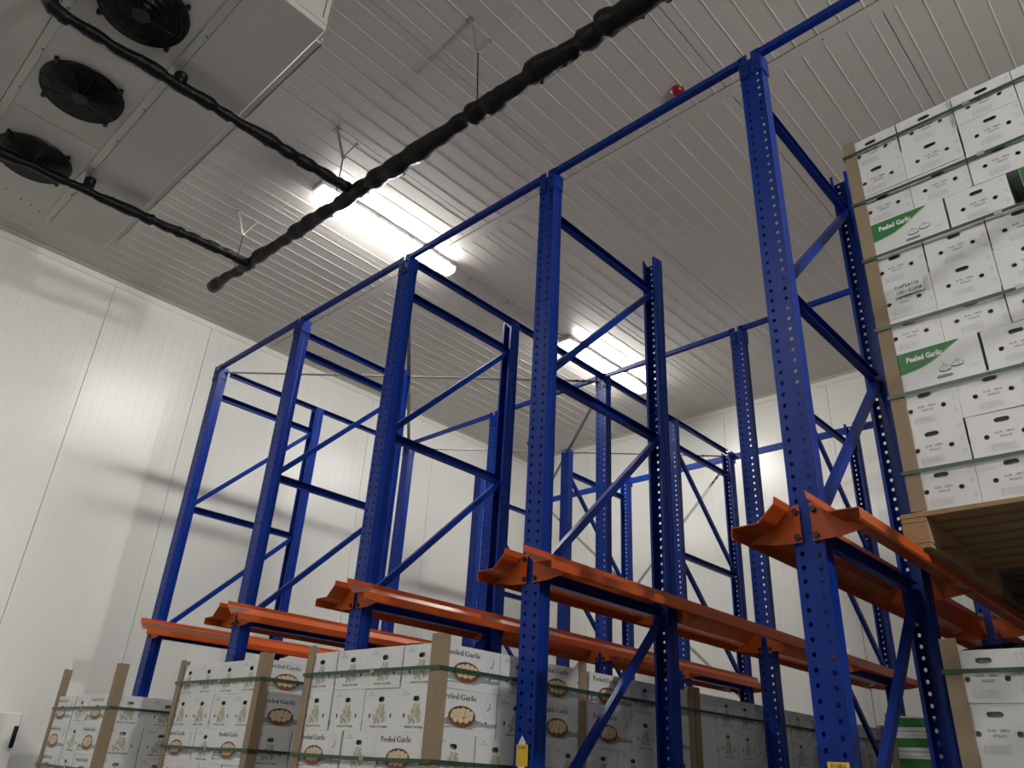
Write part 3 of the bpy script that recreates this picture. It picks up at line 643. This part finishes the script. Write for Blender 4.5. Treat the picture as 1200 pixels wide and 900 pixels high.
def print_green_carton():
    L = MB(); A = MB(); h = BH
    for f in ('-y', '+y'):
        pl = PL[f]; U = lambda t_: (t_ - .5) * BL
        cur = [(U(.002), h * .42), (U(.16), h * .445), (U(.28), h * .475), (U(.38), h * .52), (U(.48), h * .60), (U(.57), h * .70), (U(.66), h * .82), (U(.74), h * .92), (U(.81), h * .995)]
        c2 = [(a + .004, b - .004) for a, b in cur]
        A.add([pl(a, b, .0004) for a, b in c2] + [pl(U(.002), h * .995, .0004)], [(i, i + 1, len(cur)) for i in range(len(cur) - 1)], INKGRN2)
        A.add([pl(a, b, .0007) for a, b in cur] + [pl(U(.002), h * .995, .0007)], [(i, i + 1, len(cur)) for i in range(len(cur) - 1)], INKGRN)
        dtext(L, pl, 'Peeled Garlic', U(.42), h * .775, .036, INKW, .0014, .74, .001)
        garlic_line(A, pl, U(.61), h * .335, .027); garlic_line(A, pl, U(.745), h * .385, .026)
        P_ = [(U(.5) + s * (.026) + .0065 * math.cos(math.radians(q)), h * .135 + .0065 * math.sin(math.radians(q))) for s, q in [(1, -90), (1, -30), (1, 30), (1, 90), (-1, 90), (-1, 150), (-1, 210), (-1, 270)]]
        dpoly(A, pl, [(a + .034, b) for a, b in P_], INKGRN, .0006); dtext(L, pl, 'PRODUCT OF CHINA', U(.593), h * .135, .0068, INKW)
        for q in range(3): dline(L, pl, [(U(.86), h * (.26 - .03 * q)), (U(.86) + .045 - .01 * q, h * (.26 - .03 * q))], .0007, INKG)
    for f in ('-x', '+x'):
        pl = PL[f]; U = lambda t_: (t_ - .5) * BW
        dtext(L, pl, 'N.W.  10KG', U(.5), h * .50, .0135, INK, .0001, .95); dtext(L, pl, '1KGx10', U(.5), h * .405, .0135, INK, .0001, .95)
        for q in range(5): dtext(L, pl, 'keep in a cool dry store between 0 and 4 C'[:40 - 3 * (q % 2)], U(.27), h * (.235 - .034 * q), .0058, INKG, 0, .88, align='LEFT')
        for v in (.86, .55, .24):
            c = (U(.93), h * v); s = .008
            dline(L, pl, [(c[0] - s * .5, c[1] - s), (c[0] - s * .5, c[1] + s * .2), (c[0] - s, c[1] + s * .2), (c[0], c[1] + s * 1.2), (c[0] + s, c[1] + s * .2), (c[0] + s * .5, c[1] + s * .2), (c[0] + s * .5, c[1] - s), (c[0] - s * .5, c[1] - s)], .0009, INKG)
    return [('printed_lettering', L.mesh('lettering2')), ('printed_picture', A.mesh('picture2'))]
h = BH
bodyA = carton_body([slot(0, h * .74, .021, .0105), circ(-.30 * BW, h * .36, .006, .0095), circ(.30 * BW, h * .36, .006, .0095)], [circ(.33 * BL, h * .30, .0065, .009), circ(-.44 * BL, h * .30, .0065, .009)], 'carton_body')
bodyB = carton_body([slot(0, h * .79, .027, .0098), circ(-.26 * BW, h * .44, .0102, .0102), circ(.26 * BW, h * .44, .0102, .0102)], [], 'carton_body')
printA = print_bowl_carton(); printB = print_green_carton()
def carton(kind, x, y, z, rz, label, group, name='garlic_carton', jit=1.0, tilt=0.0):
    o = link(name, bodyA if kind == 'A' else bodyB, None, (x + random.uniform(-.002, .002) * jit, y + random.uniform(-.003, .003) * jit, z))
    o.rotation_euler = (0, 0, rz + math.radians(random.uniform(-.5, .5)) * jit)
    for nme, me in (printA if kind == 'A' else printB): link(nme, me, o)
    tag(o, label, 'carton', group); return o
# layers:  T1 -> four ends to the front; long/end/long on the side.   T2 -> long/end/long to the front, four ends on the side
SW = 1.0
def layer_boxes(T):
    """list of (cx, cy, rz, role) in a 1 x 1 m stack, origin at front left corner"""
    out = []
    if T == 1:
        for q in range(4): out.append((.125 + .25 * q, .187, math.pi / 2, 'F%d' % q))
        out.append((1.0 - .186, .5, 0.0, 'R1')); out.append((.186, .5, 0.0, 'L1'))
        for q in range(4): out.append((.125 + .25 * q, 1 - .187, math.pi / 2, 'R2' if q == 3 else 'B%d' % q))
    else:
        out.append((.186, .125, 0.0, 'F0')); out.append((.5, .187, math.pi / 2, 'F1')); out.append((1 - .186, .125, 0.0, 'F2'))
        for q in range(1, 4): out.append((1 - .186, .125 + .25 * q, 0.0, 'R%d' % q))
        for q in range(1, 4): out.append((.186, .125 + .25 * q, 0.0, 'B%d' % q))
        out.append((.5, 1 - .187, math.pi / 2, 'B5'))
    return out
def stack(kind, x0, y0, z0, nl, types, vis, roles, sname, group, dz=BH + .0005):
    """nl layers from the top; types: layer type from top; top `vis` layers built carton by carton (roles), the rest is one hidden core"""
    core = MB()
    for li in range(nl):
        T = types[li % len(types)]; z = z0 + (nl - 1 - li) * dz; cnt = 0
        for cx, cy, rz, role in layer_boxes(T):
            if li < vis and role[0] in roles:
                cnt += 1; front = role[0] == 'F'
                nth = int(role[1]); endf = (T == 1) if front else (T == 2)
                where = ('front, %s from left' % ORD[nth]) if front else ('right side, %s from corner' % ORD[nth])
                lay = 'top layer' if li == 0 else '%s layer down' % ORD[li]
                carton(kind, x0 + cx, y0 + cy, z, rz, 'white carton, %s, %s, %s' % (where, lay, sname), group)
            else:
                a, b = (BL / 2, BW / 2) if rz == 0 else (BW / 2, BL / 2)
                core.box((x0 + cx - a + .002, y0 + cy - b + .004, z), (x0 + cx + a - .002, y0 + cy + b - .004, z + BH), CARTON)
    if core.f:
        o = core.obj('carton_pile', kind='stuff'); tag(o, 'white cartons inside and low down in %s' % sname, 'carton', group)
def corner_board(x, y, z0, z1, sx, sy, label, group):
    """L board whose corner is at x,y and whose legs run towards sx (in x) and sy (in y)"""
    t_ = .005; L = .058; k = MB()
    k.box(*[tuple(v) for v in ((min(x, x + sx * L), min(y, y + sy * t_), z0), (max(x, x + sx * L), max(y, y + sy * t_), z1))], KRAFT)
    k.box(*[tuple(v) for v in ((min(x, x + sx * t_), min(y + sy * t_, y + sy * L), z0), (max(x, x + sx * t_), max(y + sy * t_, y + sy * L), z1))], KRAFT)
    k.box((min(x, x + sx * L) , min(y, y + sy * t_) , z1), (max(x, x + sx * L), max(y, y + sy * t_), z1 + .001), KRAFTE)
    tag(k.obj('corner_board'), label, 'corner board', group)
def strap(x0, y0, x1, y1, z, label, sag=0.0, zfn=None):
    k = MB(); wd = .016; e = .006; X0, Y0, X1, Y1 = x0 - e, y0 - e, x1 + e, y1 + e
    P = []
    for (a, b), (c, d) in (((X0, Y0), (X1, Y0)), ((X1, Y0), (X1, Y1)), ((X1, Y1), (X0, Y1)), ((X0, Y1), (X0, Y0))):
        for q in range(6): P.append((a + (c - a) * q / 6, b + (d - b) * q / 6, z - sag * math.sin(math.pi * q / 6)))
    n = len(P); V = []
    cx, cy = (x0 + x1) / 2, (y0 + y1) / 2
    for a, b, c in P:
        ox = .0012 if a > cx else -.0012; oy = .0012 if b > cy else -.0012
        V += [(a, b, c - wd / 2), (a, b, c + wd / 2), (a + ox, b + oy, c + wd / 2), (a + ox, b + oy, c - wd / 2)]
    F = []
    for i in range(n):
        j = (i + 1) % n
        for q in range(4): F.append((i * 4 + q, i * 4 + (q + 1) % 4, j * 4 + (q + 1) % 4, j * 4 + q))
    k.add(V, F, STRAP)
    k.box((x0 + .55, Y0 - .0035, z - .010), (x0 + .58, Y0, z + .010), ZINC)
    tag(k.obj('packing_strap'), label, 'strap', 'green straps around the carton stacks')
def pallet_meshes(wd, dp, M):
    r = {}
    k = MB(); k.bevbox((0, 0, 0), (wd, .095, .020), M, .002); r['deck_board'] = k.mesh('deck_board')
    k = MB(); k.bevbox((0, 0, 0), (.095, dp, .019), M, .002); r['runner_board'] = k.mesh('runner_board')
    k = MB(); k.bevbox((0, 0, 0), (.098, .125, .085), M, .003); r['block'] = k.mesh('block')
    return r
PM = {'n': pallet_meshes(1.10, 1.02, WOOD), 'd': pallet_meshes(1.10, 1.02, WOOD_SHADE)}
def pallet(x, y, z, label, group, kind='n', detail=True):
    t = empty('pallet', (x, y, z)); r = PM[kind]
    for q in range(8): link('deck_board', r['deck_board'], t, (0, q * (1.02 - .095) / 7, .124))
    for q in range(3):
        link('runner_board', r['runner_board'], t, (q * .5025, 0, 0)); link('stringer_board', r['runner_board'], t, (q * .5025, 0, .1045))
        for p_ in range(3): link('block', r['block'], t, (q * .5015, p_ * .4475, .0195))
    tag(t, label, 'pallet', group)
PH = .145
ZF = PH + .0                      # carton stacks standing on floor pallets
def load(kind, x0, y0, zb, nl, types, vis, roles, sname, group, straps, post_top, posts, pal, pad=.05):
    pallet(x0 - pad, y0 - .01, zb, 'wooden pallet under %s' % sname, 'pallets under the carton stacks', kind=pal)
    stack(kind, x0, y0, zb + PH, nl, types, vis, roles, sname, group)
    names = {'fl': 'front left', 'fr': 'front right', 'br': 'rear right', 'bl': 'rear left'}
    for p_ in posts:
        x = x0 - .006 if 'l' in p_ else x0 + SW + .006; y = y0 - .006 if 'f' in p_ else y0 + SW + .004
        corner_board(x, y, zb + PH + .005, post_top, 1 if 'l' in p_ else -1, 1 if 'f' in p_ else -1, 'brown cardboard corner board, %s edge of %s' % (names[p_], sname), 'corner boards on the carton stacks')
    for i, z in enumerate(straps): strap(x0 - .006, y0 - .006, x0 + SW + .006, y0 + SW + .006, z, 'green plastic strap, %s from the top around %s' % (ORD[i], sname), sag=.004 * (i % 2))
g1 = 'garlic cartons with bowl picture'; g2 = 'garlic cartons with green band'
TY = [1, 1, 2, 1, 2, 1, 1, 2, 1, 2, 1]
load('A', .24, -.66, 0, 10, [2, 2, 2, 1, 2, 1, 1, 2, 1, 2], 4, 'FR', 'leftmost stack', g1, [1.845, 1.49, .8], 2.11, ['fl', 'fr', 'br'], 'n')
load('A', 1.66, -.45, 0, 11, TY, 5, 'FR', 'second stack', g1, [2.0, 1.645, 1.0], 2.135, ['fl', 'fr', 'br'], 'n')
load('A', 3.115, -.46, 0, 11, TY, 5, 'FR', 'middle stack', g1, [2.0, 1.64, 1.0], 2.14, ['fl', 'fr', 'br'], 'n')
lane = ['second lane pallet', 'third lane pallet', 'fourth lane pallet', 'rearmost lane pallet']
for i, y in enumerate((.575, 1.60, 2.62, 3.64)):
    load('A', 3.115, y, 0, 11, TY if i < 1 else [2, 2, 2, 1, 2, 1, 1, 2, 1, 2, 1], 5, 'R' if i else 'RF', lane[i], g1, [2.0, 1.64], 2.13, ['fr', 'br'] if i in (1, 3) else ['br'], 'n')
# high stack on the rails, right
F11 = [1, 1, 1, 2, 1, 1, 1, 2, 1, 1, 1]
FX, FY, FZ = 5.815, .50, RZ + .002
load('B', FX, FY, FZ, 11, F11, 11, 'F', 'high right stack', g2, [4.51, 4.20, 3.865, 3.485, 3.145, 2.80], FZ + PH + 11 * .178 + .012, ['fl', 'fr'], 'n')
for i, y in enumerate((1.58, 2.66, 3.72)):
    load('B', FX, y, FZ, 10, F11, 0, 'F', '%s pallet behind the high right stack' % ORD[i + 1], g2, [], 4.3, [], 'd')
# floor stack below it
load('B', FX + .01, .50, 0, 11, [1] * 11, 4, 'F', 'low right stack', g2, [2.03, 1.5], 2.145, ['fl', 'fr'], 'n')
for i, y in enumerate((1.6, 2.67, 3.74)):
    load('B', FX + .01, y, 0, 11, [1] * 11, 0, 'F', '%s pallet behind the low right stack' % ORD[i + 1], g2, [], 2.1, [], 'd')
# white label on one carton of the high stack
t = empty('shipping_label', (FX + .158, FY - .007, FZ + PH + 5 * .178 + .128)); t.rotation_euler = (0, 0, 0)
k = MB(); k.box((-.062, -.001, -.030), (.062, 0, .034), WHITES); k.obj('paper', t)
k = MB(); dtext(k, lambda u, v, d: (u, -.001 - d, v), 'DAPSA116', -.006, .016, .027, INK, .0004, .82); dtext(k, lambda u, v, d: (u, -.001 - d, v), 'OERU 4226908', 0, -.013, .025, INK, .0004, .68); k.obj('printed_lettering', t)
tag(t, 'white paper label lettered DAPSA116 on a carton of the high right stack', 'label')
# the greener carton at the right edge, fourth layer
o = MB(); zc = FZ + PH + 7 * .178
t = empty('garlic_carton', (FX + .815, FY + .06, zc)); tag(t, 'carton with deep green top and yellow lettering at the right picture edge', 'carton', g2)
# (the long-side carton standing there is replaced by this one)
dead = [ob for ob in C.objects if ob.name.startswith('garlic_carton') and ob.type == 'MESH' and ob.parent is None and abs(ob.location.z - zc) < .02 and abs(ob.location.x - (FX + .814)) < .03 and abs(ob.location.y - (FY + .125)) < .03]
for ob in dead:
    for ch in list(ob.children): bpy.data.objects.remove(ch)
    bpy.data.objects.remove(ob)
t.location = (FX + .84, FY + .125, zc)
k = MB(); k.bevbox((-BL / 2 + .015, -BW / 2, 0), (BL / 2, BW / 2, BH), CARTON, .002); k.obj('carton_body', t)
k = MB(); u0 = -BL / 2 + .017; pf = lambda u, v, d: (u, -BW / 2 - d, v)
dpoly(k, pf, [(u0, BH - .002), (u0, BH * .50), (u0 + .09, BH * .50), (u0 + .18, BH * .55), (u0 + .26, BH * .66), (u0 + .34, BH * .85), (u0 + .34, BH - .002)], INKGRN, .0006); k.obj('printed_picture', t)
k = MB(); dtext(k, pf, 'Origin', u0 + .062, BH * .78, .034, INKY, .001, .85, .0009); dtext(k, pf, 'Fresh Garlic', u0 + .062, BH * .63, .014, INKW, .0003, .9, .0009); k.obj('printed_lettering', t)
# far stack with green lids in the fourth bay
def greenbox(x, y, z, lab, w_=.332, d_=.3, h_=.132):
    t = empty('lidded_carton', (x, y, z)); k = MB(); k.bevbox((0, 0, 0), (w_ - .004, d_ - .004, h_ - .002), CARTON, .002); k.obj('carton_body', t)
    k = MB(); k.box((-.001, -.001, h_ * .42), (w_ - .003, d_ - .003, h_ * .88), INKGRN); k.box((.02, -.0015, h_ * .2), (w_ - .02, -.0005, h_ * .24), INKG); k.obj('green_band', t)
    tag(t, lab, 'carton', 'cartons with green bands far down the fourth lane')
pallet(4.425, 3.60, 0, 'wooden pallet under the far stack with green bands', 'pallets under the carton stacks', kind='d')
for li in range(15):
    for q in range(3):
        if li < 5:
            z = PH + (14 - li) * .132 + (.0 if li else 0)
            greenbox(4.53 + q * .332, 3.56, z, 'green-banded carton, %s from left, %s layer of far stack' % (ORD[q], 'top' if li == 0 else ORD[li]))
k = MB()
for li in range(5, 15):
    for q in range(3): k.box((4.53 + q * .332, 3.56, PH + (14 - li) * .132), (4.53 + q * .332 + .328, 3.856, PH + (14 - li) * .132 + .13), CARTON)
for li in range(15):
    for q in range(3):
        for r_ in range(2): k.box((4.53 + q * .332, 3.86 + r_ * .3, PH + (14 - li) * .132), (4.53 + q * .332 + .328, 4.156 + r_ * .3, PH + (14 - li) * .132 + .13), CARTON)
tag(k.obj('carton_pile', kind='stuff'), 'hidden cartons in the far stack of the fourth lane', 'carton')
corner_board(4.524, 3.554, PH + .005, 2.14, 1, 1, 'dark cardboard corner board on the far stack in the fourth lane', 'corner boards on the carton stacks')
# loose bits lying on top of stacks
def film(x0, x1, y0, y1, z, hmax, seed, label, M=FILM, name='plastic_film'):
    rnd = random.Random(seed); nx, ny = 12, 7; k = MB(); V = []
    for i in range(nx):
        for j in range(ny):
            u, v = i / (nx - 1), j / (ny - 1); V.append((x0 + (x1 - x0) * u + rnd.uniform(-.01, .01), y0 + (y1 - y0) * v, z + .003 + hmax * math.sin(math.pi * u) * (.5 + .5 * math.sin(math.pi * v)) * rnd.uniform(.6, 1)))
    F = [(i * ny + j, (i + 1) * ny + j, (i + 1) * ny + j + 1, i * ny + j + 1) for i in range(nx - 1) for j in range(ny - 1)]
    k.add(V, F, M); k.add([(a, b, c - .002) for a, b, c in V], [f[::-1] for f in F], M); tag(k.obj(name), label, 'film' if M is FILM else 'cardboard')
zt = PH + 11 * .178
film(3.72, 4.02, -.40, -.1, zt, .035, 3, 'crumpled black film lying on top of the middle stack')
film(FX + .05, FX + .35, .55, .95, zt + .001, .05, 4, 'crumpled black film on top of the low right stack')
k = MB(); k.box((FX + .27, FY + .03, FZ + PH + 11 * .178 + .002), (FX + .48, FY + .5, FZ + PH + 11 * .178 + .014), KRAFT)
tag(k.obj('cardboard_sheet'), 'brown cardboard sheet lying on top of the high right stack', 'cardboard')
# white cabinet at the left wall
t = empty('wall_cabinet', (XL, -.9, 0)); tag(t, 'white cabinet with black handle against the left wall at bottom left', 'cabinet')
k = MB(); k.bevbox((.0, -.55, 0), (.38, .38, 1.83), PANEL, .006); k.obj('cabinet_body', t)
k = MB(); k.bevbox((.38, -.54, .05), (.40, .37, 1.82), PANEL, .004); hd = k.obj('cabinet_door', t)
k = MB(); k.bevbox((.402, .335, 1.57), (.425, .366, 1.73), BLACKP, .004); k.obj('handle', hd)
